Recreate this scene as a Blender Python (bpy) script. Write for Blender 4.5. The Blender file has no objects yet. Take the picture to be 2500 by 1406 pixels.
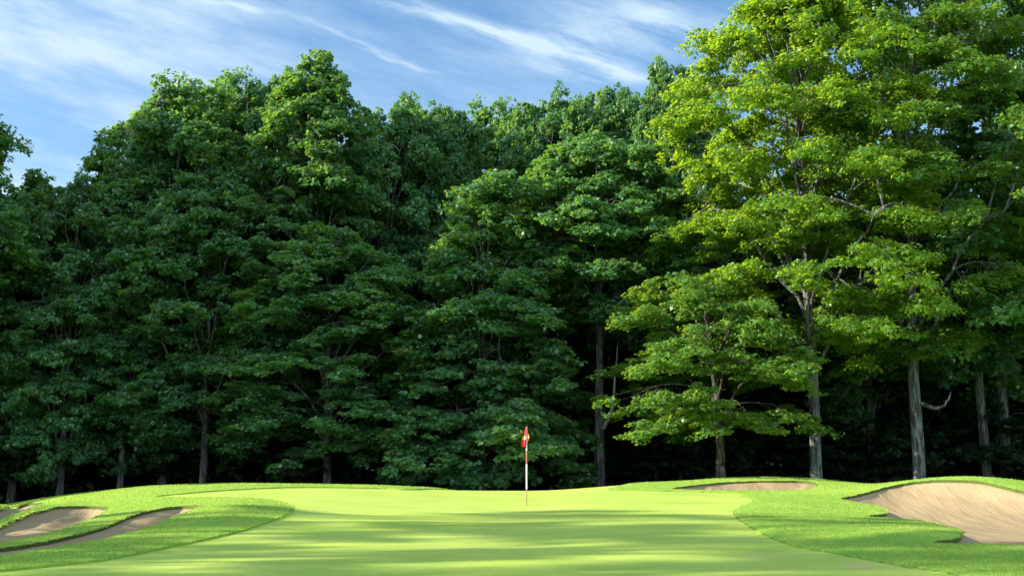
import bpy, math, random
import numpy as np

sc = bpy.context.scene
COL = sc.collection
RNG = np.random.default_rng(7)
random.seed(7)

# ------------------------------------------------------------------ camera
F = 2681.0                       # focal length in photo pixels (2500 wide)
EYE = 1.6
HORIZON = 1120.0
TH = math.atan((HORIZON - 703.0) / F)
CT, ST = math.cos(TH), math.sin(TH)

def ray(px, py):
    cx, cy = (px - 1250.0) / F, (703.0 - py) / F
    return cx, CT - cy * ST, ST + cy * CT

def at(px, py, Y):
    d = ray(px, py)
    t = Y / d[1]
    return d[0] * t, Y, EYE + d[2] * t

def vtan(py):                    # tangent of elevation for a row
    d = ray(1250, py)
    return d[2] / d[1]

cam_d = bpy.data.cameras.new('camera')
cam = bpy.data.objects.new('camera', cam_d)
COL.objects.link(cam)
cam.location = (0, 0, EYE)
cam.rotation_euler = (math.pi / 2 + TH, 0, 0)
cam_d.sensor_width = 36.0
cam_d.lens = 36.0 * F / 2500.0
cam_d.clip_start = 0.1
cam_d.clip_end = 8000
sc.camera = cam

# ------------------------------------------------------------------ tagging
def tag(o, label=None, cat=None, group=None, kind=None):
    if label: o['label'] = label
    if cat: o['category'] = cat
    if group: o['group'] = group
    if kind: o['kind'] = kind
    return o

def mesh_from(name, V, Fc, mat=None, attrs=None, smooth=False):
    """V (n,3) array, Fc: list of arrays with 3 or 4 columns."""
    V = np.asarray(V, dtype=np.float32)
    me = bpy.data.meshes.new(name)
    me.vertices.add(len(V))
    me.vertices.foreach_set('co', V.ravel())
    loops = np.concatenate([f.ravel() for f in Fc]).astype(np.int32)
    starts, tot = [], 0
    for f in Fc:
        starts.append(tot + np.arange(len(f)) * f.shape[1])
        tot += f.size
    starts = np.concatenate(starts).astype(np.int32)
    me.loops.add(len(loops))
    me.loops.foreach_set('vertex_index', loops)
    me.polygons.add(len(starts))
    me.polygons.foreach_set('loop_start', starts)
    me.update(calc_edges=True)
    if smooth:
        me.polygons.foreach_set('use_smooth', np.ones(len(starts), dtype=bool))
    if attrs:
        for k, v in attrs.items():
            a = me.attributes.new(k, 'FLOAT', 'POINT')
            a.data.foreach_set('value', np.asarray(v, dtype=np.float32))
    if mat: me.materials.append(mat)
    return me

def link(name, me, parent=None):
    o = bpy.data.objects.new(name, me)
    COL.objects.link(o)
    if parent: o.parent = parent
    return o

# ------------------------------------------------------------------ noise (numpy value noise)
_P = np.random.default_rng(3).random((256, 256)).astype(np.float64)
def vnoise(x, y):
    xi, yi = np.floor(x).astype(int), np.floor(y).astype(int)
    fx, fy = x - xi, y - yi
    fx = fx * fx * (3 - 2 * fx); fy = fy * fy * (3 - 2 * fy)
    g = lambda a, b: _P[a & 255, b & 255]
    return ((g(xi, yi) * (1 - fx) + g(xi + 1, yi) * fx) * (1 - fy)
            + (g(xi, yi + 1) * (1 - fx) + g(xi + 1, yi + 1) * fx) * fy) * 2 - 1

def sstep(a, b, x):
    t = np.clip((x - a) / (b - a), 0, 1)
    return t * t * (3 - 2 * t)

def hermite(xs, ys, x):
    """monotone-ish smooth interpolation through knots"""
    xs, ys = np.asarray(xs, float), np.asarray(ys, float)
    m = np.zeros_like(ys)
    d = np.diff(ys) / np.diff(xs)
    m[1:-1] = np.where(d[1:] * d[:-1] > 0, 2 * d[1:] * d[:-1] / (d[1:] + d[:-1] + 1e-12), 0)
    m[0], m[-1] = d[0], d[-1]
    x = np.clip(x, xs[0], xs[-1])
    k = np.clip(np.searchsorted(xs, x, side='right') - 1, 0, len(xs) - 2)
    h = xs[k + 1] - xs[k]
    t = (x - xs[k]) / h
    t2, t3 = t * t, t * t * t
    return ((2 * t3 - 3 * t2 + 1) * ys[k] + (t3 - 2 * t2 + t) * h * m[k]
            + (-2 * t3 + 3 * t2) * ys[k + 1] + (t3 - t2) * h * m[k + 1])

# ------------------------------------------------------------------ terrain height
BY = [-4000, -60, 6, 10, 14, 18, 22, 26, 30, 34, 37.5, 41, 45, 52, 60, 100, 4000]
BZ = [0, 0, 0, .02, .08, .16, .235, .31, .375, .45, .505, .42, .0, -.45, -.6, -.6, -.6]
CRP = [-900, -350, 0, 100, 200, 400, 600, 800, 1000, 1130, 1280, 1450, 1560, 1700, 1900, 2100, 2300, 2500, 2900, 3500]
CRR = [1285, 1275, 1246, 1225, 1209, 1189, 1184, 1186, 1192, 1198, 1200, 1196, 1196, 1198, 1204, 1215, 1220, 1225, 1230, 1250]
YC = 37.5
CU = [(p - 1250) / F / 1.0166 for p in CRP]
CD = [EYE + vtan(r) * YC - .505 for r in CRR]

# mounds: centre px, depth, height over base, radius x, radius y
MOUNDS = [(1860, 41.5, .50, 3.6, 3.0), (1560, 40.0, .12, 2.2, 2.2), (2060, 41.5, .18, 1.8, 2.6),
          (2330, 36.0, .64, 3.3, 3.4), (2560, 36.0, .30, 3.0, 3.6),
          (1950, 31.0, .05, 2.0, 2.6), (2200, 21.5, .08, 1.6, 2.6),
          (600, 25.5, .12, 1.8, 3.5), (150, 27.0, -.06, 1.5, 3.0), (-120, 25.5, .62, 1.15, 4.5)]  # last mound is out of view, added to cast shade on the left bunkers
def z0(x, y):
    x = np.asarray(x, float); y = np.asarray(y, float)
    u = x / np.maximum(y, 8.0)
    base = hermite(BY, BZ, y)
    dl = hermite(CU, CD, u)
    w = sstep(15, YC, y) * (1 - sstep(YC + 1, 52, y))
    z = base + dl * w
    for p, Y, h, rx, ry in MOUNDS:
        cx = (p - 1250) / F / 1.0166 * Y
        z = z + h * np.exp(-((x - cx) / rx) ** 2 - ((y - Y) / ry) ** 2)
    far = sstep(60, 90, np.hypot(x, y))
    z = z + (1 - far) * .012 * vnoise(x * .45 + 9, y * .45) * sstep(9, 14, y)
    return z

def hit(px, py):
    """where the ray of a photo pixel meets the terrain (crest if it misses)"""
    Y = np.linspace(9, 46, 2200)
    d = ray(px, py)
    x = d[0] / d[1] * Y
    zr = EYE + d[2] / d[1] * Y
    g = zr - z0(x, Y)
    k = np.where(g < 0)[0]
    if len(k): i = k[0]
    else: i = int(np.argmin(g))
    return x[i], Y[i]

def smooth_poly(pts, n=6):
    P = np.array(pts, float)
    out = []
    N = len(P)
    for i in range(N):
        p0, p1, p2, p3 = P[i - 1], P[i], P[(i + 1) % N], P[(i + 2) % N]
        # centripetal catmull-rom
        def tj(ti, a, b): return ti + max(np.hypot(*(b - a)), 1e-6) ** .5
        t0 = 0; t1 = tj(t0, p0, p1); t2 = tj(t1, p1, p2); t3 = tj(t2, p2, p3)
        for k in range(n):
            t = t1 + (t2 - t1) * k / n
            A1 = (t1 - t) / (t1 - t0) * p0 + (t - t0) / (t1 - t0) * p1
            A2 = (t2 - t) / (t2 - t1) * p1 + (t - t1) / (t2 - t1) * p2
            A3 = (t3 - t) / (t3 - t2) * p2 + (t - t2) / (t3 - t2) * p3
            B1 = (t2 - t) / (t2 - t0) * A1 + (t - t0) / (t2 - t0) * A2
            B2 = (t3 - t) / (t3 - t1) * A2 + (t - t1) / (t3 - t1) * A3
            out.append((t2 - t) / (t2 - t1) * B1 + (t - t1) / (t2 - t1) * B2)
    return np.array(out)

def sdist(poly, X, Y, chunk=40000):
    """signed distance (negative inside) of points to a closed polygon"""
    X = X.ravel(); Y = Y.ravel()
    out = np.empty(len(X))
    a = poly; b = np.roll(poly, -1, axis=0)
    e = b - a
    L2 = (e ** 2).sum(1) + 1e-12
    lo, hi = poly.min(0) - 2.5, poly.max(0) + 2.5
    near = (X > lo[0]) & (X < hi[0]) & (Y > lo[1]) & (Y < hi[1])
    out[:] = 2.5
    idx = np.where(near)[0]
    for s in range(0, len(idx), chunk):
        I = idx[s:s + chunk]
        px = X[I][:, None]; py = Y[I][:, None]
        dx = px - a[:, 0]; dy = py - a[:, 1]
        t = np.clip((dx * e[:, 0] + dy * e[:, 1]) / L2, 0, 1)
        d = np.sqrt(((dx - t * e[:, 0]) ** 2 + (dy - t * e[:, 1]) ** 2).min(1))
        c = ((a[:, 1] > py) != (b[:, 1] > py)) & (px < (b[:, 0] - a[:, 0]) * (py - a[:, 1]) / (b[:, 1] - a[:, 1] + 1e-12) + a[:, 0])
        ins = c.sum(1) % 2 == 1
        out[I] = np.where(ins, -d, d)
    return out

def poly_px(pts):
    w = []
    for p in pts:
        if len(p) == 2: w.append(hit(*p))
        else: w.append((p[0], p[1]))          # already in metres (third item is a flag)
    return smooth_poly(w)

# outlines measured on the photograph, dropped onto the terrain
GREEN = poly_px([(2330, 1406), (2230, 1388), (2130, 1369), (2040, 1352), (1950, 1337), (1873, 1310), (1825, 1285),
                 (1798, 1265), (1790, 1250), (1812, 1236), (1838, 1225), (1822, 1214), (1782, 1205), (1700, 1201),
                 (1600, 1199), (1490, 1196.5), (4.4, 41.5, 1), (3.0, 43.4, 1), (-1.4, 43.4, 1), (-2.4, 40.0, 1), (1000, 1196), (930, 1193.5), (860, 1192),
                 (720, 1191), (600, 1195), (470, 1204), (375, 1214), (450, 1216.5), (540, 1217), (620, 1219), (680, 1227),
                 (708, 1243), (700, 1256), (668, 1271), (600, 1294), (520, 1314), (430, 1333), (330, 1355), (230, 1372),
                 (110, 1385), (0, 1396), (-150, 1406), (-6.5, 9.5, 1), (-3, 8, 1), (3, 8, 1), (5, 10, 1)])
B_FRONT_LEFT = poly_px([(-50, 1352), (-15, 1344), (60, 1334), (160, 1314), (250, 1290), (320, 1262), (390, 1244), (440, 1238), (482, 1238),
                        (470, 1248), (432, 1262), (330, 1300), (205, 1328), (100, 1346), (0, 1361), (-45, 1370)])
B_MID_LEFT = poly_px([(-45, 1310), (0, 1287), (60, 1262), (110, 1246), (160, 1238), (215, 1238), (255, 1241), (247, 1256),
                      (205, 1276), (140, 1299), (70, 1316), (0, 1330), (-40, 1335)])
B_BACK_LEFT = poly_px([(-160, 1262), (-60, 1254), (0, 1246), (50, 1236), (98, 1230), (80, 1240), (40, 1256), (0, 1272), (-60, 1288), (-160, 1296)])
B_BACK_RIGHT = poly_px([(1640, 1195), (1700, 1186), (1760, 1180), (1830, 1176.5), (1900, 1176), (1960, 1177), (1992, 1182),
                        (1985, 1192), (1950, 1198), (1850, 1199), (1740, 1199)])
B_BIG_RIGHT = poly_px([(2050, 1219), (2110, 1206), (2170, 1190), (2240, 1178), (2320, 1174), (2390, 1178), (2450, 1190), (2500, 1202),
                       (2620, 1222), (2760, 1262), (2760, 1330), (2600, 1346), (2480, 1336), (2385, 1333), (2310, 1332),
                       (2280, 1328), (2330, 1320), (2350, 1309), (2344, 1300), (2300, 1286), (2230, 1273), (2130, 1266),
                       (2112, 1262), (2150, 1258), (2166, 1250), (2150, 1241), (2110, 1232), (2080, 1226)])
BUNKERS = [B_FRONT_LEFT, B_MID_LEFT, B_BACK_LEFT, B_BACK_RIGHT, B_BIG_RIGHT]
BDEPTH = [.50, .58, .40, .16, .46]
BLIP = [.035, .035, .035, .025, .04]

# ------------------------------------------------------------------ ground grid
def axis(lo, hi, step, grow=1.22, reach=4000):
    core = list(np.arange(lo, hi, step))
    a, s = core[-1], step
    up = []
    while a < reach:
        s *= grow; a += s; up.append(a)
    a, s = core[0], step
    dn = []
    while a > -reach:
        s *= grow; a -= s; dn.append(a)
    return np.array(dn[::-1] + core + up)
GX = axis(-19, 21, .075)
GY = axis(10.5, 42.5, .085)
MX, MY = np.meshgrid(GX, GY)
ZB = z0(MX, MY)
NX, NY = len(GX), len(GY)
FX, FY = MX.ravel(), MY.ravel()
WOB = .6 * .05 * vnoise(FX * 2.3, FY * 2.3) + .018 * vnoise(FX * 6, FY * 6)
SG = sdist(GREEN, FX, FY) + WOB * .5
SB = [sdist(b, FX, FY) + WOB for b in BUNKERS]

def clip_sheet(S, Z, keep_tri=None):
    """triangulated grid kept where S > 0, cut exactly along S = 0. returns V, tris, cut edges"""
    V = np.stack([FX, FY, Z.ravel()], 1)
    idx = np.arange(NX * NY).reshape(NY, NX)
    a, b, c, d = idx[:-1, :-1].ravel(), idx[:-1, 1:].ravel(), idx[1:, 1:].ravel(), idx[1:, :-1].ravel()
    T = np.concatenate([np.stack([a, b, c], 1), np.stack([a, c, d], 1)])
    pos = S[T] > 0
    n = pos.sum(1)
    full = T[n == 3]
    V = list(map(tuple, [])) or V
    extra, tris, edges, cache = [], [], [], {}
    base = len(V)
    def cut(i, j):
        key = (i, j) if i < j else (j, i)
        if key in cache: return cache[key]
        t = S[i] / (S[i] - S[j])
        p = V[i] + (V[j] - V[i]) * t
        extra.append(p)
        cache[key] = base + len(extra) - 1
        return cache[key]
    for tri, p in zip(T[(n == 1) | (n == 2)].tolist(), pos[(n == 1) | (n == 2)].tolist()):
        k = sum(p)
        if k == 1:
            r = p.index(True)
            i, j, l = tri[r], tri[(r + 1) % 3], tri[(r + 2) % 3]
            A, B = cut(i, j), cut(i, l)
            tris.append((i, A, B)); edges.append((A, B))
        else:
            r = p.index(False)
            i, j, l = tri[r], tri[(r + 1) % 3], tri[(r + 2) % 3]
            A, B = cut(i, j), cut(i, l)
            tris.append((A, j, l)); tris.append((A, l, B)); edges.append((B, A))
    if extra: V = np.concatenate([V, np.array(extra)])
    T2 = np.concatenate([full, np.array(tris, int).reshape(-1, 3)])
    used = np.unique(T2)
    mp = np.full(len(V), -1); mp[used] = np.arange(len(used))
    return V[used], mp[T2], mp[np.array(edges, int).reshape(-1, 2)]

# ------------------------------------------------------------------ materials
def new_mat(name):
    m = bpy.data.materials.new(name); m.use_nodes = True
    nt = m.node_tree
    for n in list(nt.nodes): nt.nodes.remove(n)
    return m, nt, nt.nodes, nt.links

def N(nt, typ, **kw):
    n = nt.nodes.new(typ)
    for k, v in kw.items():
        if k.startswith('_'): setattr(n, k[1:], v)
        else: n.inputs[k.replace('__', ' ')].default_value = v
    return n

def noise(nt, vec, scale, detail=3, rough=.55, stretch=None):
    if stretch:
        mp = N(nt, 'ShaderNodeMapping'); mp.inputs['Scale'].default_value = stretch
        nt.links.new(vec, mp.inputs['Vector']); vec = mp.outputs[0]
    n = N(nt, 'ShaderNodeTexNoise', Scale=scale, Detail=detail, Roughness=rough)
    nt.links.new(vec, n.inputs['Vector'])
    return n.outputs['Fac']

def ramp(nt, fac, a, b):
    m = N(nt, 'ShaderNodeMapRange'); m.interpolation_type = 'SMOOTHSTEP'
    nt.links.new(fac, m.inputs['Value'])
    m.inputs['From Min'].default_value = a; m.inputs['From Max'].default_value = b
    return m.outputs[0]

def mixc(nt, fac, a, b):
    m = N(nt, 'ShaderNodeMix', _data_type='RGBA')
    if isinstance(fac, (int, float)): m.inputs[0].default_value = fac
    else: nt.links.new(fac, m.inputs[0])
    for sock, v in ((m.inputs[6], a), (m.inputs[7], b)):
        if isinstance(v, tuple): sock.default_value = (*v, 1)
        else: nt.links.new(v, sock)
    return m.outputs[2]

def bump(nt, h, strength, dist):
    b = N(nt, 'ShaderNodeBump', Strength=strength, Distance=dist)
    nt.links.new(h, b.inputs['Height'])
    return b.outputs[0]

def finish(nt, shader):
    o = nt.nodes.new('ShaderNodeOutputMaterial'); nt.links.new(shader, o.inputs[0])

def principled(nt, color, rough=.8, spec=.3, normal=None):
    p = N(nt, 'ShaderNodeBsdfPrincipled', Roughness=rough)
    p.inputs['Specular IOR Level'].default_value = spec
    if isinstance(color, tuple): p.inputs['Base Color'].default_value = (*color, 1)
    else: nt.links.new(color, p.inputs['Base Color'])
    if normal: nt.links.new(normal, p.inputs['Normal'])
    return p.outputs[0]

def pos(nt):
    return N(nt, 'ShaderNodeNewGeometry').outputs['Position']

def mat_ground():
    m, nt, _, L = new_mat('rough_grass_ground')
    P = pos(nt)
    n1 = noise(nt, P, .35, 3); n2 = noise(nt, P, 3.0, 4); n3 = noise(nt, P, 28, 2)
    c = mixc(nt, ramp(nt, n1, .35, .65), (.20, .36, .045), (.27, .43, .060))
    c = mixc(nt, ramp(nt, n2, .40, .72), c, (.31, .39, .06))
    c = mixc(nt, ramp(nt, n3, .50, .75), c, (.10, .20, .03))
    # leaf litter under the wood
    sep = N(nt, 'ShaderNodeSeparateXYZ'); L.new(P, sep.inputs[0])
    ad = N(nt, 'ShaderNodeMath', _operation='MULTIPLY_ADD'); L.new(n1, ad.inputs[0]); ad.inputs[1].default_value = 3; L.new(sep.outputs[1], ad.inputs[2])
    c = mixc(nt, ramp(nt, ad.outputs[0], 45.0, 47.5), c, mixc(nt, n2, (.035, .028, .018), (.075, .06, .035)))
    finish(nt, principled(nt, c, .85, .15, bump(nt, n3, .6, .02)))
    return m

def mat_skirt():
    m, nt, _, L = new_mat('cut_turf_edge')
    c = mixc(nt, noise(nt, pos(nt), 22, 3), (.045, .060, .018), (.10, .13, .03))
    finish(nt, principled(nt, c, .9, .1))
    return m

def mat_green():
    m, nt, _, L = new_mat('mown_green')
    P = pos(nt)
    n1 = noise(nt, P, .22, 3, .5, (1, 1.6, 1)); n2 = noise(nt, P, 1.3, 4, .6, (.5, 1.2, 1)); n3 = noise(nt, P, 90, 2)
    n4 = noise(nt, P, 14, 5, .7, (.6, 1.1, 1))
    c = mixc(nt, ramp(nt, n1, .35, .65), (.345, .465, .070), (.415, .525, .095))
    c = mixc(nt, ramp(nt, n2, .42, .75), c, (.50, .58, .13))
    c = mixc(nt, ramp(nt, n4, .52, .80), c, (.27, .40, .06))
    c = mixc(nt, ramp(nt, n3, .45, .8), c, (.28, .42, .06))
    # worn, sandy patches: soft-edged spots in the turf
    for (px, py, rx, ry, amt) in ((2095, 1381, .30, .42, .85), (1875, 1357, .42, .35, .45), (1755, 1333, .28, .35, .35), (1240, 1274, .75, .30, .5), (1830, 1352, .2, .3, .3)):
        x, y = hit(px, py)
        v = N(nt, 'ShaderNodeVectorMath', _operation='SUBTRACT'); L.new(P, v.inputs[0]); v.inputs[1].default_value = (x, y, 0)
        s = N(nt, 'ShaderNodeVectorMath', _operation='MULTIPLY'); L.new(v.outputs[0], s.inputs[0]); s.inputs[1].default_value = (1 / rx, 1 / ry, 0)
        ln = N(nt, 'ShaderNodeVectorMath', _operation='LENGTH'); L.new(s.outputs[0], ln.inputs[0])
        a = N(nt, 'ShaderNodeMath', _operation='MULTIPLY_ADD'); L.new(n4, a.inputs[0]); a.inputs[1].default_value = 2.4; L.new(ln.outputs['Value'], a.inputs[2])
        r = ramp(nt, a.outputs[0], 2.3, 1.5)
        k = N(nt, 'ShaderNodeMath', _operation='MULTIPLY'); L.new(r, k.inputs[0]); k.inputs[1].default_value = amt
        c = mixc(nt, k.outputs[0], c, (.55, .44, .19))
    finish(nt, principled(nt, c, .8, .2, bump(nt, n3, .8, .02)))
    return m

def mat_sand():
    m, nt, _, L = new_mat('bunker_sand')
    P = pos(nt)
    n1 = noise(nt, P, .8, 4); n2 = noise(nt, P, 60, 3)
    n3 = noise(nt, P, 5.0, 3, .6, (3.0, .35, .3))
    c = mixc(nt, n1, (.275, .203, .118), (.345, .262, .156))
    c = mixc(nt, ramp(nt, n2, .45, .8), c, (.29, .195, .11))
    b1 = bump(nt, n3, .5, .05)
    b2 = N(nt, 'ShaderNodeBump', Strength=.4, Distance=.01); L.new(n2, b2.inputs['Height']); L.new(b1, b2.inputs['Normal'])
    finish(nt, principled(nt, c, .95, .05, b2.outputs[0]))
    return m

def mat_leaf(name, a, b, c3, trans, tmix=.42, rough=.42, pale=(.26, .36, .23)):
    m, nt, _, L = new_mat(name)
    at_ = N(nt, 'ShaderNodeAttribute', _attribute_name='tone')
    sp = N(nt, 'ShaderNodeAttribute', _attribute_name='spray')
    oi = N(nt, 'ShaderNodeObjectInfo')
    c = mixc(nt, at_.outputs['Fac'], a, b)
    c = mixc(nt, ramp(nt, sp.outputs['Fac'], .55, 1.0), c, c3)
    c = mixc(nt, ramp(nt, at_.outputs['Fac'], .985, 1.0), c, pale)
    hs = N(nt, 'ShaderNodeHueSaturation')
    mr = N(nt, 'ShaderNodeMapRange'); L.new(oi.outputs['Random'], mr.inputs['Value']); mr.inputs['To Min'].default_value = .78; mr.inputs['To Max'].default_value = 1.18
    L.new(mr.outputs[0], hs.inputs['Value']); L.new(c, hs.inputs['Color'])
    mh = N(nt, 'ShaderNodeMapRange'); L.new(oi.outputs['Random'], mh.inputs['Value']); mh.inputs['To Min'].default_value = .512; mh.inputs['To Max'].default_value = .49
    L.new(mh.outputs[0], hs.inputs['Hue'])
    p = N(nt, 'ShaderNodeBsdfPrincipled', Roughness=rough); p.inputs['Specular IOR Level'].default_value = .5
    L.new(hs.outputs[0], p.inputs['Base Color'])
    t = N(nt, 'ShaderNodeBsdfTranslucent')
    tc = mixc(nt, at_.outputs['Fac'], trans, tuple(v * .8 for v in trans))
    L.new(tc, t.inputs['Color'])
    mx = N(nt, 'ShaderNodeMixShader'); mx.inputs[0].default_value = tmix
    L.new(p.outputs[0], mx.inputs[1]); L.new(t.outputs[0], mx.inputs[2])
    finish(nt, mx.outputs[0])
    return m

def mat_bark(name, a, b, dark):
    m, nt, _, L = new_mat(name)
    tc = N(nt, 'ShaderNodeTexCoord')
    P = tc.outputs['Object']
    f = noise(nt, P, 9, 4, .65, (1, 1, .16))
    g = noise(nt, P, 2.2, 3)
    h = noise(nt, P, 30, 3, .6, (1, 1, .4))
    c = mixc(nt, ramp(nt, g, .35, .7), a, b)
    c = mixc(nt, ramp(nt, f, .56, .44), c, dark)
    c = mixc(nt, ramp(nt, h, .55, .8), c, tuple(v * .6 for v in a))
    b1 = bump(nt, f, 1.0, .06)
    finish(nt, principled(nt, c, .9, .15, b1))
    return m

def mat_plain(name, col, rough=.5, spec=.4):
    m, nt, _, L = new_mat(name)
    n = noise(nt, N(nt, 'ShaderNodeTexCoord').outputs['Object'], 14, 3)
    c = mixc(nt, ramp(nt, n, .3, .8), col, tuple(v * .8 for v in col))
    finish(nt, principled(nt, c, rough, spec))
    return m

M_GROUND, M_SKIRT, M_GREEN, M_SAND = mat_ground(), mat_skirt(), mat_green(), mat_sand()
M_LEAF = mat_leaf('maple_leaf', (.042, .134, .068), (.080, .207, .082), (.120, .247, .074), (.26, .46, .034))
M_LEAF_B = mat_leaf('maple_leaf_sunlit', (.062, .165, .028), (.105, .230, .036), (.165, .28, .036), (.44, .62, .016), .52)  # yellower copy of the maple leaf, sunlight put into its colour
M_LEAF_C = mat_leaf('maple_leaf_half_sunlit', (.055, .155, .036), (.100, .225, .046), (.145, .27, .048), (.34, .50, .024), .46)  # in-between copy, some of the sunlight painted into the leaf colour
M_LEAF_D = mat_leaf('leaf_painted_shade', (.010, .034, .018), (.018, .055, .022), (.03, .07, .025), (.08, .16, .02), .3, .5, (.03, .08, .03))  # very dark leaf copy: shade of the deep wood painted into the colour
M_BARK = mat_bark('maple_bark', (.112, .120, .120), (.185, .195, .192), (.042, .042, .042))
M_BARK_D = mat_bark('bark_painted_shade', (.075, .07, .06), (.12, .11, .095), (.03, .027, .024))  # darker bark copy, shade on deep trees and the small maple painted in
M_DEAD = mat_bark('dead_wood', (.34, .32, .29), (.44, .42, .38), (.20, .18, .16))

# ------------------------------------------------------------------ ground sheets
SBMIN = np.min(np.stack(SB), 0)
turf_h = .048 * (1 - sstep(60, 200, np.hypot(FX, FY)))
ZG = ZB.ravel() + turf_h + .010 * vnoise(FX * 9, FY * 9) * (np.abs(FX) < 30) * (FY > 8) * (FY < 45)
# turf rolls over softly close to an edge
S_ground = np.minimum(SG, SBMIN)
ZG = ZG - np.where((FX > 0) & (SBMIN > .5), .040, .012) * np.exp(-np.clip(S_ground, 0, 9) / .12)

V, T, E = clip_sheet(S_ground, ZG)
# skirts that drop from every cut edge
eu = np.unique(E)
sbv = np.min(np.stack([sdist(b, V[eu, 0], V[eu, 1]) for b in BUNKERS]), 0)
drop = np.where(sbv < .3, .14, np.where(V[eu, 0] > 0, .012, .045))
mp = np.full(len(V), -1); mp[eu] = np.arange(len(eu)) + len(V)
low = V[eu].copy(); low[:, 2] -= drop
V2 = np.concatenate([V, low])
Q = np.stack([E[:, 0], E[:, 1], mp[E[:, 1]], mp[E[:, 0]]], 1)
me = mesh_from('ground', V2, [T, Q], M_GROUND)
me.materials.append(M_SKIRT)
mi = np.zeros(len(T) + len(Q), dtype=np.int32); mi[len(T):] = (drop[mp[Q[:, 0]] * 0 + np.searchsorted(eu, E[:, 0])] > .1)
me.polygons.foreach_set('material_index', mi)
sm = np.ones(len(mi), dtype=bool); sm[len(T):] = False
me.polygons.foreach_set('use_smooth', sm)
tag(link('ground', me), 'long rough grass slopes and mounds round the mown green', kind='structure')

S_gr = .3 - SG
V, T, E = clip_sheet(S_gr, ZB)
tag(link('putting_green', mesh_from('putting_green', V, [T], M_GREEN, smooth=True)), 'smooth pale green putting surface with the flagstick', kind='structure')

names = ['front left bunker of shaded sand running down to the left edge', 'middle left bunker, half shaded half sunlit sand',
         'back left bunker of sand at the left edge below the crest', 'low sand bunker on the rise behind the green',
         'big sunlit sand bunker cut into the right mound']
for k, (b, lb) in enumerate(zip(BUNKERS, names)):
    ins = np.clip(-SB[k], 0, 9)
    R = [.9, .9, .8, .8, 1.3][k]
    # deeper toward the left and the back lip: the wall there is steep, the front runs out flat
    sh = b + np.array([0, [2.2, 2.6, 1.6, .6, 1.2][k]])
    bk = sstep(0, [1.2, 1.4, 1.0, .5, 1.2][k], np.clip(-sdist(sh, FX, FY), 0, 9))
    dep = BLIP[k] + BDEPTH[k] * (.12 + .88 * bk) * (1 - np.exp(-ins / (R * .5)))
    rip = .012 * vnoise(FX * 7 + .6 * FY, FY * 1.3) + .02 * vnoise(FX * 1.7, FY * 1.7)
    Z = ZB.ravel() - dep + rip * sstep(.05, .3, ins)
    V, T, E = clip_sheet(.25 - SB[k], Z)
    tag(link('bunker_sand', mesh_from('bunker_sand', V, [T], M_SAND, smooth=True)), lb, kind='structure')

# ------------------------------------------------------------------ rough grass blades
def blades(n, ylo, yhi, hmul, seed):
    r = np.random.default_rng(seed)
    y = ylo * (yhi / ylo) ** r.random(n)
    u = (r.random(n) * 2 - 1) * .56
    x = u * y
    # grid lookup
    ix = np.clip(np.searchsorted(GX, x) - 1, 0, NX - 2); iy = np.clip(np.searchsorted(GY, y) - 1, 0, NY - 2)
    s = S_ground.reshape(NY, NX)[iy, ix]
    keep = s > -.03
    x, y = x[keep], y[keep]; ix, iy = ix[keep], iy[keep]; n = len(x)
    fx = (x - GX[ix]) / (GX[ix + 1] - GX[ix]); fy = (y - GY[iy]) / (GY[iy + 1] - GY[iy])
    G = ZG.reshape(NY, NX)
    z = (G[iy, ix] * (1 - fx) + G[iy, ix + 1] * fx) * (1 - fy) + (G[iy + 1, ix] * (1 - fx) + G[iy + 1, ix + 1] * fx) * fy
    patch = .55 + .45 * (vnoise(x * 1.4, y * 1.4) * .5 + .5)
    h = (.022 + .030 * r.random(n)) * hmul * patch
    w = .004 + .004 * r.random(n)
    w = w * np.maximum(1, y / 16)
    a = r.random(n) * 2 * math.pi
    lean = r.random(n) * .7
    la = a + (r.random(n) - .5) * 2
    cx, cy = np.cos(a) * w, np.sin(a) * w
    B = np.stack([x - cx, y - cy, z - .01], 1); C = np.stack([x + cx, y + cy, z - .01], 1)
    Tp = np.stack([x + np.cos(la) * h * lean, y + np.sin(la) * h * lean, z + h], 1)
    V = np.stack([B, C, Tp], 1).reshape(-1, 3)
    f = np.arange(n * 3).reshape(-1, 3)
    return V, f, np.repeat(r.random(n), 3), np.repeat(np.clip(.5 + .45 * vnoise(x * 2.2, y * 1.6) + .25 * vnoise(x * 7, y * 5) + .15 * r.normal(0, 1, n), 0, 1), 3)
M_BLADE = mat_leaf('grass_blade', (.15, .30, .040), (.21, .36, .050), (.36, .45, .085), (.42, .58, .05), .45, .5, (.46, .50, .16))
V, f, t, s = blades(420000, 11.5, 42, .8, 5)
tag(link('rough_grass', mesh_from('rough_grass', V, [f], M_BLADE, {'tone': t, 'spray': s})), 'tufty longer grass on the slopes beside the green', 'grass', kind='stuff')

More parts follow.
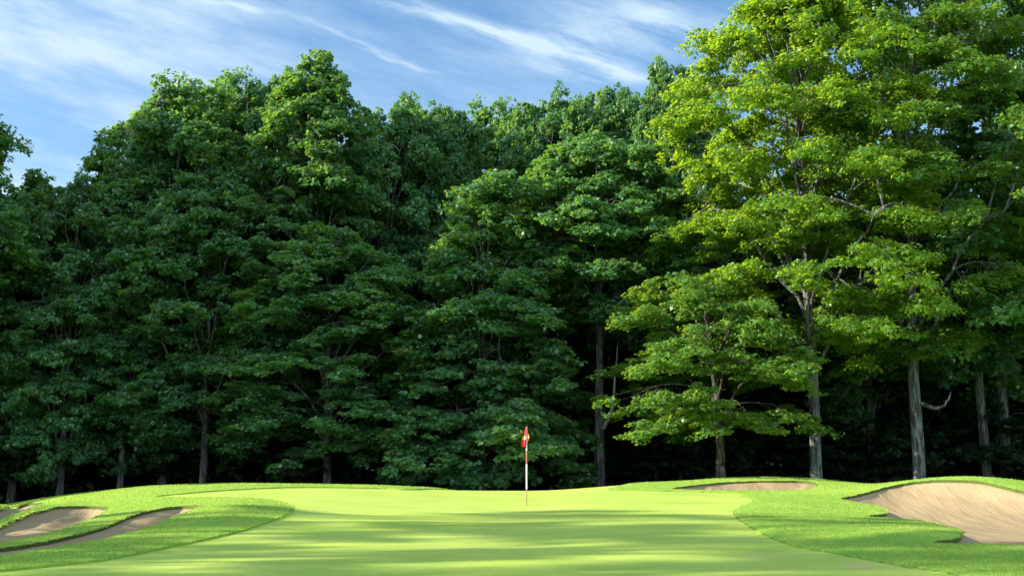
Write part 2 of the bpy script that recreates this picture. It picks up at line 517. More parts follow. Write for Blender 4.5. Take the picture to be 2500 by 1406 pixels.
# ------------------------------------------------------------------ trees
class Tubes:
    def __init__(self): self.V, self.Q, self.n = [], [], 0
    def add(self, pts, rad, sides=6, seed=0, flute=0.0):
        pts = np.array(pts, float); k = len(pts)
        t = np.gradient(pts, axis=0)
        t /= np.linalg.norm(t, axis=1)[:, None] + 1e-9
        ref = np.array([0, 0, 1.0]) if abs(t[0][2]) < .8 else np.array([1.0, 0, 0])
        a = np.cross(t, ref); a /= np.linalg.norm(a, axis=1)[:, None] + 1e-9
        b = np.cross(t, a)
        an = np.arange(sides) / sides * 2 * math.pi
        rr = np.array(rad, float)[:, None] * np.ones(sides)
        if flute:
            rg = np.random.default_rng(seed)
            ph = rg.random(3) * 6.28
            rr = rr * (1 + flute * (np.sin(3 * an + ph[0]) * .5 + np.sin(5 * an + ph[1]) * .5)[None, :] * np.linspace(1.6, .4, k)[:, None])
        ring = pts[:, None, :] + rr[..., None] * (np.cos(an)[None, :, None] * a[:, None, :] + np.sin(an)[None, :, None] * b[:, None, :])
        self.V.append(ring.reshape(-1, 3))
        i = np.arange(k - 1)[:, None] * sides; j = np.arange(sides)[None, :]; j2 = (j + 1) % sides
        q = np.stack([i + j, i + j2, i + sides + j2, i + sides + j], -1).reshape(-1, 4) + self.n
        self.Q.append(q); self.n += k * sides
    def mesh(self, name, mat):
        return mesh_from(name, np.concatenate(self.V), [np.concatenate(self.Q)], mat, smooth=True)

def bezier(p0, p1, p2, n):
    t = np.linspace(0, 1, n)[:, None]
    return (1 - t) ** 2 * p0 + 2 * t * (1 - t) * p1 + t * t * p2

PROFILES = {
    'broad':  [(0, .25), (.08, .60), (.25, .92), (.45, 1.0), (.65, .94), (.82, .76), (.93, .54), (1, .25)],
    'low':    [(0, .55), (.08, .85), (.25, 1.0), (.45, 1.0), (.65, .94), (.82, .80), (.93, .58), (1, .30)],
    'dome':   [(0, .45), (.10, .75), (.30, .97), (.50, 1.0), (.70, .99), (.85, .90), (.95, .72), (1, .45)],
    'pyramid':[(0, .70), (.07, 1.0), (.22, .92), (.42, .72), (.62, .50), (.80, .30), (.93, .15), (1, .05)],
    'lean':   [(0, .30), (.10, .52), (.25, 1.0), (.45, 1.0), (.66, .95), (.78, .76), (.86, .50), (.94, .25), (1, .12)],
    'tall':   [(0, .35), (.10, .72), (.22, .98), (.40, 1.0), (.60, .94), (.78, .80), (.92, .58), (1, .28)],
}

def build_tree_meshes(name, H, zb, R, prof, seed, nspray, leaf=.2, ntuft=11, nleaf=20, trunk_r=.3, mat_l=None, mat_b=None,
                      off=(0, 0), pad=1.0, lobes=.22, inner=.25, fork=None, flat=1.0, front=None, lift=.55):
    """returns (trunk mesh, crown mesh): crown between zb and H, radius R"""
    r = np.random.default_rng(seed)
    P = PROFILES[prof]
    pt, pr = [p[0] for p in P], [p[1] for p in P]
    # lobed envelope
    L = [(r.random() * 6.28, r.random(), .5 + .5 * r.random(), r.integers(2, 5)) for _ in range(6)]
    def env(t, a):
        m = 1.0
        for ph, ft, amp, k in L:
            m = m + lobes * amp * .5 * np.sin(k * a + ph + ft * 9 * t) * np.cos(5 * t * (1 + ft) + ph)
        return R * np.interp(t, pt, pr) * m
    # trunk with lean and a slight wander
    nz = 14
    zz = np.linspace(0, H * .86, nz)
    wx = np.cumsum(r.normal(0, .05, nz)); wy = np.cumsum(r.normal(0, .05, nz))
    sw = sstep(zb * .6, H, zz)
    tx = wx * .6 + off[0] * sw; ty = wy * .6 + off[1] * sw
    tx -= tx[0]; ty -= ty[0]
    axis_p = np.stack([tx, ty, zz], 1)
    trad = trunk_r * (1 - .90 * (zz / H) ** .85) ; trad[0] *= 1.28
    tb = Tubes()
    zz2 = np.concatenate([[-.5, .0, .35, .9], zz[1:]])
    ax2 = np.stack([np.interp(zz2, zz, tx), np.interp(zz2, zz, ty), zz2], 1)
    rad2 = np.interp(zz2, zz, trunk_r * (1 - .90 * (np.maximum(zz, 0) / H) ** .85)); rad2[0] *= 1.45; rad2[1] *= 1.3; rad2[2] *= 1.12
    tb.add(ax2, rad2, 14, seed, .05)
    def axis_at(z):
        return np.array([np.interp(z, zz, tx), np.interp(z, zz, ty), z])
    # limbs
    limbs = []
    nl = max(9, int((H - zb) * 1.25))
    for i in range(nl):
        f = (i + .5) / nl
        z_s = zb * .78 + (H - zb) * f * .66
        a = i * 2.399 + r.normal(0, .3)
        t_e = min(.86, f * .82 + .10 + .12 * r.random() + lift * .12)
        e = env(t_e, a) * (.70 + .14 * r.random())
        z_e = zb + (H - zb) * t_e
        c = axis_at(zb + (H - zb) * .5)
        p0 = axis_at(z_s)
        p2 = np.array([off[0] * .8 + math.cos(a) * e, off[1] * .8 + math.sin(a) * e, z_e])
        p1 = p0 * .45 + p2 * .55 + np.array([0, 0, (z_e - z_s) * .25 + .3])
        pts = bezier(p0, p1, p2, 9)
        pts[1:-1] += r.normal(0, .10, (7, 3))
        rr = np.interp(z_s, zz, trad) * .48
        tb.add(pts, np.linspace(rr, .022, 9), 6)
        limbs.append(pts[2:])
    LP = np.concatenate(limbs + [axis_p[(zz > zb)]])
    # boughs spread evenly over the envelope, each a drooping tier of sprays
    per = 9
    nb = max(6, nspray // per)
    bt, ba, bc = [], [], []
    off_at = lambda z: (off[0] * sstep(zb * .6, H, z), off[1] * sstep(zb * .6, H, z))
    BR = 1.75 * pad
    for _b in range(nb):
        best = None
        for _c in range(14):
            t_ = r.random() if _b > nb * .13 else .86 + .13 * r.random()
            if _b > nb * .13 and r.random() > np.interp(t_, pt, pr) ** .8 + .15: continue
            a_ = r.random() * 2 * math.pi
            if front is not None and r.random() < front: a_ = -math.pi / 2 + (r.random() - .5) * math.pi * 1.1
            rh = .30 + .45 * r.random() if r.random() < inner else 1 - .14 * r.random()
            e_ = max(env(t_, a_) - BR * .30, .15) * rh if rh > .8 else env(t_, a_) * rh
            if t_ > .86: e_ *= r.random() ** .4
            z_ = zb + (H - zb) * t_
            ox_, oy_ = off_at(z_)
            c_ = np.array([ox_ + math.cos(a_) * e_, oy_ + math.sin(a_) * e_, z_ - .35])
            sc_ = min([np.linalg.norm((c_ - q) * np.array([1, 1, 1.5])) for q in bc] or [9])
            if best is None or sc_ > best[0]: best = (sc_, t_, a_, c_)
        if best is None: continue
        bt.append(best[1]); ba.append(best[2]); bc.append(best[3])
    bt, ba, bc = np.array(bt), np.array(ba), np.array(bc)
    nb = len(bt)
    bs = (.70 + .50 * r.random(nb))
    bi = np.repeat(np.arange(nb), per); n = nb * per
    q1 = r.random(n) * 2 * math.pi; q2 = np.sqrt((np.tile(np.arange(per), nb) + .3 + .5 * r.random(n)) / per)
    lo_, lt_ = q2 * np.cos(q1) * 1.0 + .1, q2 * np.sin(q1) * 1.15
    tt = bt[bi]; aa = ba[bi] + r.normal(0, .25, n)
    oxb, oyb = np.cos(ba[bi]), np.sin(ba[bi])
    S = (bs * BR)[bi]
    topness = sstep(.35, .90, tt)
    C = np.empty((n, 3))
    C[:, 0] = bc[bi, 0] + S * (lo_ * oxb - lt_ * oyb) * (1 - .3 * topness)
    C[:, 1] = bc[bi, 1] + S * (lo_ * oyb + lt_ * oxb) * (1 - .3 * topness)
    btilt = (-.52 + .50 * r.random(nb))[bi]
    bsk = (r.normal(0, .22, nb))[bi]
    C[:, 2] = bc[bi, 2] + S * (lo_ * btilt + lt_ * bsk - (.34 + .12 * topness) * q2 ** 2) + r.normal(0, .20 + .14 * topness, n)
    fl = (.60 + .40 * topness)
    # a side branch to every bough, twigs from it to the sprays
    for b_ in range(nb):
        c = bc[b_]
        dd = np.linalg.norm(LP - c, axis=1) + 1.5 * np.maximum(0, LP[:, 2] - c[2] + .3)
        q = LP[np.argsort(dd)[r.integers(0, 3)]]
        pts = bezier(q, (q + c) * .5 + np.array([0, 0, .18 * np.linalg.norm(c - q)]) + r.normal(0, .12, 3), c + np.array([0, 0, -.12]), 6)
        tb.add(pts, np.linspace(.045, .016, 6), 4)
        for k_ in range(b_ * per, (b_ + 1) * per):
            e_ = C[k_] + np.array([0, 0, -.10])
            p_ = pts[r.integers(2, 6)]
            tb.add([p_, (p_ + e_) * .5 + r.normal(0, .07, 3), e_], [.014, .010, .004], 3)
    # leaves
    out = np.stack([np.cos(aa), np.sin(aa)], 1)
    sz = (.62 + .40 * r.random(n)) * pad
    K = n * ntuft
    si = np.repeat(np.arange(n), ntuft)
    pa = r.random(K) * 2 * math.pi; pr_ = np.sqrt(r.random(K))
    uo = pr_ * np.cos(pa) * 1.15; ut = pr_ * np.sin(pa) * .85         # outward, tangential in the pad
    s_ = sz[si]
    ox, oy = out[si, 0], out[si, 1]
    TC = np.empty((K, 3))
    TC[:, 0] = C[si, 0] + s_ * (uo * ox - ut * oy)
    TC[:, 1] = C[si, 1] + s_ * (uo * oy + ut * ox)
    tilt = (-.30 + .25 * r.random(n))[si]
    TC[:, 2] = C[si, 2] + s_ * (uo * tilt - .45 * pr_ ** 2) * flat * (.6 + .4 * fl[si]) + (r.random(K) - .6) * .55 * s_ * fl[si]
    M = K * nleaf
    ti = np.repeat(np.arange(K), nleaf)
    s2 = s_[ti] * (.34 + .14 * r.random(K))[ti]
    g = r.normal(0, 1, (M, 3)); g /= np.linalg.norm(g, axis=1)[:, None] + 1e-9
    g *= (r.random(M) ** .4)[:, None]
    g[:, 2] = g[:, 2] * .62 + .12
    LC = TC[ti] + g * s2[:, None] * np.array([1.15, 1.15, .9]) * np.stack([np.ones(M), np.ones(M), .45 + .5 * fl[si[ti]]], 1)
    # leaf frame: tip points outward from the tuft and droops
    tip = np.stack([g[:, 0] + .5 * ox[ti] + r.normal(0, .35, M), g[:, 1] + .5 * oy[ti] + r.normal(0, .35, M), -.35 + r.normal(0, .30, M)], 1)
    tip /= np.linalg.norm(tip, axis=1)[:, None] + 1e-9
    up = np.stack([g[:, 0] * .5 + .25 * ox[ti], g[:, 1] * .5 + .25 * oy[ti], np.full(M, .85)], 1) + r.normal(0, .28, (M, 3))
    side = np.cross(tip, up); side /= np.linalg.norm(side, axis=1)[:, None] + 1e-9
    nrm = np.cross(side, tip)
    l = leaf * (.7 + .6 * r.random(M))[:, None]
    w = l * .48
    V = np.empty((M, 4, 3), dtype=np.float32)
    V[:, 0] = LC - tip * l * .42
    V[:, 1] = LC + side * w + nrm * l * .10
    V[:, 2] = LC + tip * l * .55
    V[:, 3] = LC - side * w + nrm * l * .10
    f = np.arange(M * 4).reshape(-1, 4)
    tone = np.repeat(np.clip(.5 + r.normal(0, .28, M), 0, 1), 4)
    spr = np.repeat((.6 * r.random(n)[si] + .4 * r.random(K))[ti], 4)
    crown = mesh_from(name + '_crown', V.reshape(-1, 3), [f], mat_l or M_LEAF, {'tone': tone, 'spray': spr})
    return tb.mesh(name + '_trunk', mat_b or M_BARK), crown, dict(H=H, R=R)

def place(meshes, x, y, label, group=None, sx=1.0, sz=1.0, rot=0.0, name='maple_tree', cat='tree'):
    tm, cm, inf = meshes
    e = bpy.data.objects.new(name, None); e.empty_display_size = .5
    COL.objects.link(e)
    e.location = (x, y, float(z0(x, y)) + .03); e.rotation_euler = (0, 0, rot); e.scale = (sx, sx, sz)
    tag(e, label, cat, group)
    link('trunk', tm, e); link('crown', cm, e)
    return e

def gx(px, Y):                   # ground-level x for a photo column at depth Y
    return (px - 1250) / F * Y / 1.012

def place_px(meshes, px, Y, top, hw, label, group=None, rot=0, name='maple_tree'):
    """fit a tree to the photo: trunk column, depth, row of its top, half width in px"""
    x = gx(px, Y)
    h = (EYE + vtan(top) * Y - float(z0(x, Y))) * 1.02
    return place(meshes, x, Y, label, group, hw * Y / F / meshes[2]['R'], h / meshes[2]['H'], rot, name)

exec_trees = True
G1 = build_tree_meshes('broad_maple', 20, 3.8, 5.6, 'low', 11, 640, .25, 10, 18, inner=.2)
G2 = build_tree_meshes('round_maple', 20, 2.6, 5.2, 'dome', 23, 640, .25, 10, 18, inner=.2)
G3 = build_tree_meshes('tall_maple', 21, 4.2, 5.0, 'broad', 37, 560, .25, 10, 18, inner=.2)
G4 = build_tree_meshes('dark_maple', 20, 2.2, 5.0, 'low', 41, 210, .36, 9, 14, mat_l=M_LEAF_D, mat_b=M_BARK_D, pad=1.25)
G5 = build_tree_meshes('peak_maple', 22, 4.0, 4.2, 'tall', 53, 540, .24, 10, 18)
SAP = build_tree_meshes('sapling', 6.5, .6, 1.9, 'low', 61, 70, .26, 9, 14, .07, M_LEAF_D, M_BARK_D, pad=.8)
PYR = build_tree_meshes('young_maple', 16, 1.8, 4.8, 'pyramid', 71, 520, .22, trunk_r=.2, front=.35)

BUN = build_tree_meshes('leaning_maple', 21, 11, 4.6, 'dome', 151, 300, .24, 10, 18)
AIRY = build_tree_meshes('airy_maple', 22, 6.0, 5.2, 'tall', 161, 290, .24, 10, 18, .30, M_LEAF)
# front row, left to right
place_px(BUN, -245, 43.5, 250, 190, 'tree leaning into the photo at the left edge with sky behind its crown tips', rot=1.0)
place_px(G1, 35, 50, 440, 190, 'lower maple at the far left with a thick dark trunk at the frame edge', rot=2.1)
place_px(G2, 150, 47.5, 445, 150, 'short maple with a thin pale trunk, second trunk from the left edge', rot=4.0)
place_px(G5, 296, 49, 345, 120, 'maple on slim pale forked trunk below the left shoulder of the big crown', rot=.6)
place_px(G2, 398, 51, 222, 204, 'broad domed maple left of the highest crown, on a straight brownish trunk', rot=3.3)
place_px(G1, 497, 48.5, 420, 190, 'maple with drooping layers just right of the brownish trunk', rot=5.2)
place_px(G2, 570, 54, 200, 165, 'domed maple just behind and left of the highest crown', rot=1.9)
place_px(G2, 475, 55, 212, 170, 'domed treetop filling the left shoulder behind the brownish trunk', rot=1.2)
place_px(G1, 650, 53, 188, 120, 'treetop joining the left shoulder to the highest rounded peak', rot=2.9)
place_px(G2, 1050, 55, 262, 130, 'fresh green rounded top left of the dip in the skyline', rot=.5)
place_px(G5, 745, 50, 132, 165, 'tallest maple of the left wood with a rounded peak against the sky', rot=2.7)
place_px(G1, 800, 47, 560, 220, 'wide low maple with drooping boughs below the tallest left crown', rot=.2)
place_px(G2, 935, 53, 262, 150, 'dark green maple in the dip right of the tallest left crown', rot=4.4)
place_px(G5, 990, 58, 238, 95, 'narrow crown standing up just right of the tallest left maple', rot=5.5)
place_px(G3, 1090, 60, 268, 120, 'small yellow green treetop left of the sky dip', rot=.9)
place_px(G2, 1210, 62, 262, 135, 'even treetop at the bottom of the sky dip in the middle', rot=2.2)
place_px(PYR, 1178, 46.5, 430, 235, 'young pyramid shaped maple directly behind the flag with boughs near the ground', rot=0)
place_px(G2, 1350, 57, 240, 140, 'treetop left of the middle, just right of the sky dip', rot=3.9)
place_px(G2, 1495, 56, 222, 140, 'rounded treetop above the trunk with the dead limb', rot=5.9)
place_px(G2, 1590, 57, 222, 110, 'rounded treetop between the even middle skyline and the high crown', rot=4.1)
place_px(G2, 1662, 54, 160, 118, 'high crown rising just left of the bright yellow green maple', rot=1.1)
B = build_tree_meshes('forked_maple', 20.5, 10.3, 5.4, 'broad', 83, 560, .23, 10, 18, trunk_r=.36, mat_b=M_BARK, lift=1.2)
fork_tree = place_px(B, 1463, 48.5, 330, 215, 'maple with thick grey trunk and a thin curved dead limb low on its right side', rot=.4)
# dead limb on it
dx = gx(1463, 48.5)
def world_limb(parent, pts, rad, name='dead_branch', Y=0, mat=None, sides=6):
    P = np.array([at(a, b, c) for a, b, c in pts])
    Lc = parent.location; s = parent.scale; rz = parent.rotation_euler[2]
    Q = P - np.array(Lc)
    c, sn = math.cos(-rz), math.sin(-rz)
    Q = np.stack([(Q[:, 0] * c - Q[:, 1] * sn) / s[0], (Q[:, 0] * sn + Q[:, 1] * c) / s[1], Q[:, 2] / s[2]], 1)
    tb = Tubes(); tb.add(Q, rad, sides)
    return link(name, tb.mesh(name, mat or M_DEAD), parent)
world_limb(fork_tree, [(1472, 1045, 48.4), (1484, 1024, 48.2), (1494, 1000, 48.0), (1499, 960, 48), (1501, 920, 48), (1505, 885, 48), (1508, 842, 48)], [.13, .12, .10, .08, .065, .05, .02])

C3 = build_tree_meshes('small_maple', 11, 3.5, 4.4, 'low', 91, 240, .165, 11, 22, .24, M_LEAF_C, M_BARK_D, off=(-.8, -.3), pad=.95)
place_px(C3, 1757, 42.8, 655, 222, 'smaller maple with spreading low boughs, on the short trunk left of the brightest maple', rot=0)
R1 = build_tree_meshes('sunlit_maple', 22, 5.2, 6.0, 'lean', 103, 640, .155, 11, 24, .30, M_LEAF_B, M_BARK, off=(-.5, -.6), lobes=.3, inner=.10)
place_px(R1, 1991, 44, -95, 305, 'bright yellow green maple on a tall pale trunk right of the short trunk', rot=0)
R2 = build_tree_meshes('right_maple', 23.5, 6.2, 5.6, 'tall', 113, 430, .165, 11, 22, .30, M_LEAF_C, M_BARK, off=(.2, -.5), lobes=.3, inner=.1)
r2 = place_px(R2, 2240, 44.5, -150, 310, 'tall maple on the pale trunk behind the big bunker with a crooked dead limb', rot=.0)
world_limb(r2, [(2250, 985, 44.4), (2268, 992, 44.0), (2286, 997, 43.8), (2304, 990, 43.8), (2317, 972, 43.7), (2322, 955, 43.7)], [.09, .085, .075, .06, .045, .02], mat=M_BARK)
place_px(AIRY, 2408, 49, -30, 220, 'maple on the left one of the two dark trunks at the far right', rot=2.0)
place_px(AIRY, 2452, 50, 160, 240, 'maple on the right one of the two dark trunks at the far right', rot=4.8)
place_px(AIRY, 2630, 45, -160, 260, 'leafy maple cut off by the right edge of the photo', rot=3.1)
place_px(G3, 2130, 53, 300, 230, 'maple crown filling the gap between the two pale trunks on the right', rot=.3)

# deep wood behind
deep = 'maples deep in the shade of the wood'
r = np.random.default_rng(99)
k = 0
for row, (Y, step, hmin, hmax) in enumerate(((59, 6.2, .74, .86), (67, 6.6, .80, .92), (76, 7.5, .88, 1.0), (88, 9.0, .95, 1.08))):
    xr = .60 * Y
    xs = np.arange(-xr, xr, step) + r.random() * 3
    for x in xs:
        yy = Y + r.normal(0, 1.2)
        xx = x + r.normal(0, .8)
        s = hmin + (hmax - hmin) * r.random()
        place(G4, xx, yy, 'dark maple standing deep in the wood behind the front trunks', deep, 1.0 + .15 * r.random(), s, r.random() * 6.28)
        k += 1
# understorey
und = 'saplings in the shade under the wood'
for k in range(46):
    Y = 49.5 + 11 * r.random()
    x = (-.52 + 1.06 * (k + r.random()) / 46) * Y
    place(SAP, x, Y, 'dim leafy sapling in the dark under the tall maples', und, .8 + .5 * r.random(), .6 + .7 * r.random(), r.random() * 6.28, 'sapling')
# the wood goes on to the left of the picture and the fairway trees stand along it
left = 'maples standing to the left, outside the photo'
for (x, y, s, h) in ((-33, 40.0, .72, 1.22), (-32.5, 46, 1.0, 1.2), (-41, 48, 1.1, 1.15), (-41.5, 41.5, .9, 1.12), (-31, 51, 1, 1.1), (-51, 44, 1.1, 1.2), (-50, 53, 1.1, 1.15), (-62, 47, 1.2, 1.2), (-40, 58, 1, 1.05), (-52, 38, .9, 1.1)):
    place(G1 if (x + y) % 2 else G2, x, y, 'maple at the edge of the wood beyond the left side of the photo', left, s, h, x)
fair = 'maples beside the fairway, outside the photo'
THIN = build_tree_meshes('thin_maple', 23, 6.0, 3.2, 'broad', 131, 126, .22, 9, 12, lobes=.6, pad=.50)
for (x, y, s, h) in ((-34, 18.2, .6, .82), (-40, 15.0, .8, 1.0), (-31, 12.6, .8, .9), (-47, 10.6, 1.0, 1.15), (-36, 9.2, .9, 1.0), (-52, 6.0, 1, 1.2), (-30, 8.0, .8, .9), (-58, 12.4, 1, 1.3), (-41, 5.4, 1.1, 1.1), (-55, 15.8, .7, 1.25)):
    place(THIN, x, y, 'fairway maple beyond the left side of the photo', fair, s, h, x * 2)
# undergrowth that closes the view deep in the wood
r = np.random.default_rng(5)
n = 90000
yy = 56 + 42 * r.random(n); xx = (r.random(n) * 2 - 1) * .62 * yy
hh = (.6 + 2.6 * (vnoise(xx * .25, yy * .25) * .5 + .5)) * r.random(n) ** .7
zz = z0(xx, yy) + hh * (1 + (yy - 53) / 45)
c = np.stack([xx, yy, zz], 1)
a = r.normal(0, 1, (n, 3)); a /= np.linalg.norm(a, axis=1)[:, None]
b = np.cross(a, r.normal(0, 1, (n, 3))); b /= np.linalg.norm(b, axis=1)[:, None]
V = np.stack([c - a * .28, c + b * .15, c + a * .3, c - b * .15], 1).reshape(-1, 3)
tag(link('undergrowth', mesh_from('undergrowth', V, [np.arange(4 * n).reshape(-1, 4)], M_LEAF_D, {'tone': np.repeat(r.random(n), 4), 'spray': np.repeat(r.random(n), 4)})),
    'dark undergrowth filling the wood behind the trunks', 'undergrowth', kind='stuff')

# ------------------------------------------------------------------ flagstick
def build_flag():
    x, y = hit(1286, 1232)
    z = float(z0(x, y))
    e = bpy.data.objects.new('golf_flagstick', None); COL.objects.link(e); e.location = (x, y, z)
    e.empty_display_size = .3
    tag(e, 'red and white banded flagstick with limp red and yellow flag standing in the green', 'flagstick')
    def hz(row): return at(1286, row, y)[2] - z
    tops = hz(1041)
    def cyl(name, z1, z2, r1, r2, mat):
        tb = Tubes(); tb.add([(0, 0, z1), (0, 0, (z1 + z2) / 2), (0, 0, z2 - .004), (0, 0, z2)], [r1, (r1 + r2) / 2, r2, r2 * .6], 14)
        return link(name, tb.mesh(name, mat), e)
    mw = mat_plain('white_pole_paint', (.80, .80, .78)); mr = mat_plain('red_pole_paint', (.42, .10, .07)); ms = mat_plain('bare_rod', (.20, .12, .055), .5)
    cyl('rod', -.08, hz(1197) + .005, .012, .012, ms)
    cyl('ferrule', hz(1197), hz(1193.5) + .003, .014, .016, mr)
    cyl('lower_pole', hz(1193.5), hz(1132), .020, .019, mw)
    cyl('red_band', hz(1132) + .001, hz(1100), .0185, .0180, mr)
    cyl('upper_pole', hz(1100) + .001, tops, .0180, .011, mw)
    # limp cloth: a sleeve on the pole, folds gathered to the left and a corner hanging down
    m, nt, _, L = new_mat('flag_cloth')
    tc = N(nt, 'ShaderNodeAttribute', _attribute_name='fv'); tu = N(nt, 'ShaderNodeAttribute', _attribute_name='fu')
    a = ramp(nt, tc.outputs['Fac'], .44, .48); b = ramp(nt, tc.outputs['Fac'], .66, .62)
    mu = N(nt, 'ShaderNodeMath', _operation='MULTIPLY'); L.new(a, mu.inputs[0]); L.new(b, mu.inputs[1])
    c = mixc(nt, mu.outputs[0], (.78, .030, .055), (.85, .55, .10))
    p = N(nt, 'ShaderNodeBsdfPrincipled', Roughness=.7); L.new(c, p.inputs['Base Color'])
    t = N(nt, 'ShaderNodeBsdfTranslucent'); L.new(c, t.inputs['Color'])
    mx = N(nt, 'ShaderNodeMixShader'); mx.inputs[0].default_value = .3
    L.new(p.outputs[0], mx.inputs[1]); L.new(t.outputs[0], mx.inputs[2]); finish(nt, mx.outputs[0])
    nu, nv = 40, 30
    V, fu, fv = [], [], []
    z_t = hz(1042); z_b = hz(1092)
    for j in range(nv):
        v = j / (nv - 1)
        width = .022 + .15 * v ** .9 * (1 if v < .82 else 1 - .35 * (v - .82) / .18)
        rgt = .024 + .045 * max(0, math.sin(min(1, max(0, (v - .30) / .55)) * math.pi))
        for i in range(nu):
            u = i / (nu - 1)
            xx = rgt - u * (width + rgt)
            # bottom edge slants: lower toward the left
            zz = z_t + (z_b - z_t) * (v * (.84 + .16 * u ** .6)) + .010 * math.sin(u * 9) * v
            yy = -.026 - (.030 + .020 * v) * math.sin(u * 11.5 + v * 2.2) * min(1, v * 3 + .25) * (1 - .25 * u) + .012 * u
            V.append((xx, yy, zz)); fu.append(u); fv.append(v)
    V = np.array(V); back = V.copy(); back[:, 1] += .004
    A = np.concatenate([V, back])
    n = nu * nv
    q = []
    for j in range(nv - 1):
        for i in range(nu - 1):
            k = j * nu + i
            q.append((k, k + nu, k + nu + 1, k + 1)); q.append((n + k, n + k + 1, n + k + nu + 1, n + k + nu))
    rim = [j * nu for j in range(nv)] + [(nv - 1) * nu + i for i in range(1, nu)] + [j * nu + nu - 1 for j in range(nv - 2, -1, -1)] + [i for i in range(nu - 2, 0, -1)]
    for s, t_ in zip(rim, rim[1:] + rim[:1]): q.append((s, n + s, n + t_, t_))
    link('flag', mesh_from('flag', A, [np.array(q)], m, {'fu': fu + fu, 'fv': fv + fv}, smooth=True), e)
build_flag()

# ------------------------------------------------------------------ light and sky
SUN_EL, SUN_AZ = 20.5, -99.0                      # azimuth clockwise from +Y (straight ahead)
sd = bpy.data.lights.new('sun', 'SUN'); sd.energy = 4.2; sd.angle = math.radians(.55); sd.color = (1.0, .92, .74)
so = bpy.data.objects.new('sun', sd); COL.objects.link(so)
az, el = math.radians(SUN_AZ), math.radians(SUN_EL)
from mathutils import Vector
dirv = Vector((math.sin(az) * math.cos(el), math.cos(az) * math.cos(el), math.sin(el)))
so.rotation_euler = dirv.to_track_quat('Z', 'Y').to_euler()
so.location = (-30, 0, 30)

w = bpy.data.worlds.new('World'); sc.world = w; w.use_nodes = True
nt = w.node_tree; L = nt.links
for n in list(nt.nodes): nt.nodes.remove(n)
sky = N(nt, 'ShaderNodeTexSky', _sky_type='NISHITA', _sun_disc=False); sky.sun_elevation = el; sky.sun_rotation = az
sky.ozone_density = 2.0
bg = N(nt, 'ShaderNodeBackground', Strength=.066)
tc = N(nt, 'ShaderNodeTexCoord')
G = tc.outputs['Generated']
sep = N(nt, 'ShaderNodeSeparateXYZ'); L.new(G, sep.inputs[0])
def M(op, a, b=None, c=None):
    n = N(nt, 'ShaderNodeMath', _operation=op)
    for i, v in enumerate((a, b, c)):
        if v is None: continue
        if isinstance(v, (int, float)): n.inputs[i].default_value = v
        else: L.new(v, n.inputs[i])
    return n.outputs[0]
yy = M('MAXIMUM', M('ABSOLUTE', sep.outputs[1]), .05)
U = M('DIVIDE', sep.outputs[0], yy); Vv = M('DIVIDE', sep.outputs[2], yy)
def skyvec(rot, sx, sy, ox=0, oy=0):
    c, s = math.cos(rot), math.sin(rot)
    a = M('ADD', M('MULTIPLY', U, c * sx), M('MULTIPLY', Vv, s * sx)); b = M('ADD', M('MULTIPLY', U, -s * sy), M('MULTIPLY', Vv, c * sy))
    cb = N(nt, 'ShaderNodeCombineXYZ'); L.new(M('ADD', a, ox), cb.inputs[0]); L.new(M('ADD', b, oy), cb.inputs[1])
    return cb.outputs[0]
def streak(px, py, ang, ln, wd, soft=1.0):
    """an elongated soft cirrus patch fixed at a bearing and height in the sky"""
    d = ray(px, py); u0, v0 = d[0] / d[1], d[2] / d[1]
    c, s = math.cos(ang), math.sin(ang)
    du = M('SUBTRACT', U, u0); dv = M('SUBTRACT', Vv, v0)
    wob = M('MULTIPLY', M('SUBTRACT', noise(nt, skyvec(ang, 5, 9, px * .01, 1), 1.0, 4, .6), .5), .045)
    a = M('DIVIDE', M('ADD', M('MULTIPLY', du, c), M('MULTIPLY', dv, s)), ln / F)
    b = M('DIVIDE', M('ADD', M('ADD', M('MULTIPLY', du, -s), M('MULTIPLY', dv, c)), wob), wd / F)
    r2_ = M('ADD', M('MULTIPLY', a, a), M('MULTIPLY', b, b))
    return M('POWER', 2.718, M('MULTIPLY', r2_, -1.0 * soft))
n_a = noise(nt, skyvec(-.30, 2.2, 9.0, 1.3, 4.1), 1.0, 6, .62)
n_b = noise(nt, skyvec(-.33, 6, 30, 3, 7), 1.0, 8, .70)
n_c = noise(nt, skyvec(-.12, 1.2, 5.0, 8, 2), 1.0, 4, .5)
soft = M('MULTIPLY', ramp(nt, M('ADD', n_a, M('MULTIPLY', M('SUBTRACT', n_b, .5), .35)), .36, .70), .74)
low = ramp(nt, Vv, .52, .12)
leftw = ramp(nt, U, .05, -.50)
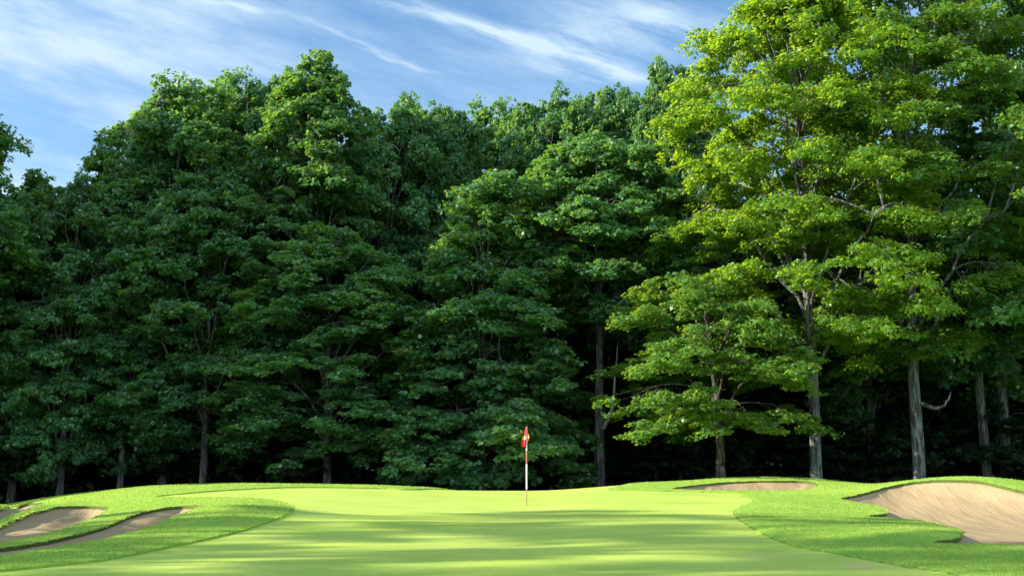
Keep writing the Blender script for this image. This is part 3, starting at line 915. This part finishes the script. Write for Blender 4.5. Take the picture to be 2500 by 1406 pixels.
dens = M('ADD', M('MULTIPLY', soft, M('ADD', .45, M('MULTIPLY', leftw, .85))), M('MULTIPLY', low, .26))
dens = M('ADD', dens, M('MULTIPLY', M('MULTIPLY', leftw, ramp(nt, n_c, .30, .65)), .30))
st = None
for args in ((1330, 125, -.28, 190, 26), (1200, 60, -.30, 230, 16), (1000, 30, -.33, 130, 12), (1440, 100, -.35, 150, 50), (1420, 165, -.14, 200, 22),
             (980, 140, -.30, 110, 7), (860, 95, -.40, 90, 7), (560, 12, -.2, 90, 7), (1600, 60, -.25, 200, 60)):
    v = streak(*args)
    st = v if st is None else M('ADD', st, v)
st = M('MULTIPLY', M('MULTIPLY', st, ramp(nt, n_b, .30, .68)), .85)
dens = M('MINIMUM', M('ADD', dens, st), 1.0)
tint = N(nt, 'ShaderNodeMix', _data_type='RGBA', _blend_type='MULTIPLY'); tint.inputs[0].default_value = 1
L.new(sky.outputs[0], tint.inputs[6]); tint.inputs[7].default_value = (.64, .95, 1.14, 1)
back = ramp(nt, sep.outputs[1], .05, -.55)      # unseen bright cloud added behind the viewer to fill the shaded wood front
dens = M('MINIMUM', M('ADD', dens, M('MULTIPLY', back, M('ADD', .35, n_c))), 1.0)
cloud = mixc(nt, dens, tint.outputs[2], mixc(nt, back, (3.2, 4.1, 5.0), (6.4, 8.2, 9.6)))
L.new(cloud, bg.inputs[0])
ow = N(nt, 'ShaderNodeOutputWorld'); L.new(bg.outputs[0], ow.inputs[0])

# ------------------------------------------------------------------ render settings
sc.render.engine = 'CYCLES'
cy = sc.cycles
cy.max_bounces = 6; cy.diffuse_bounces = 3; cy.glossy_bounces = 2; cy.transmission_bounces = 4; cy.transparent_max_bounces = 4
cy.caustics_reflective = False; cy.caustics_refractive = False
cy.use_denoising = True
vs = sc.view_settings
vs.view_transform = 'Standard'; vs.look = 'None'; vs.gamma = 1.0; vs.exposure = 1.72
vs.use_curve_mapping = False
print('leaf quads', sum(len(m.polygons) for m in bpy.data.meshes if 'crown' in m.name))
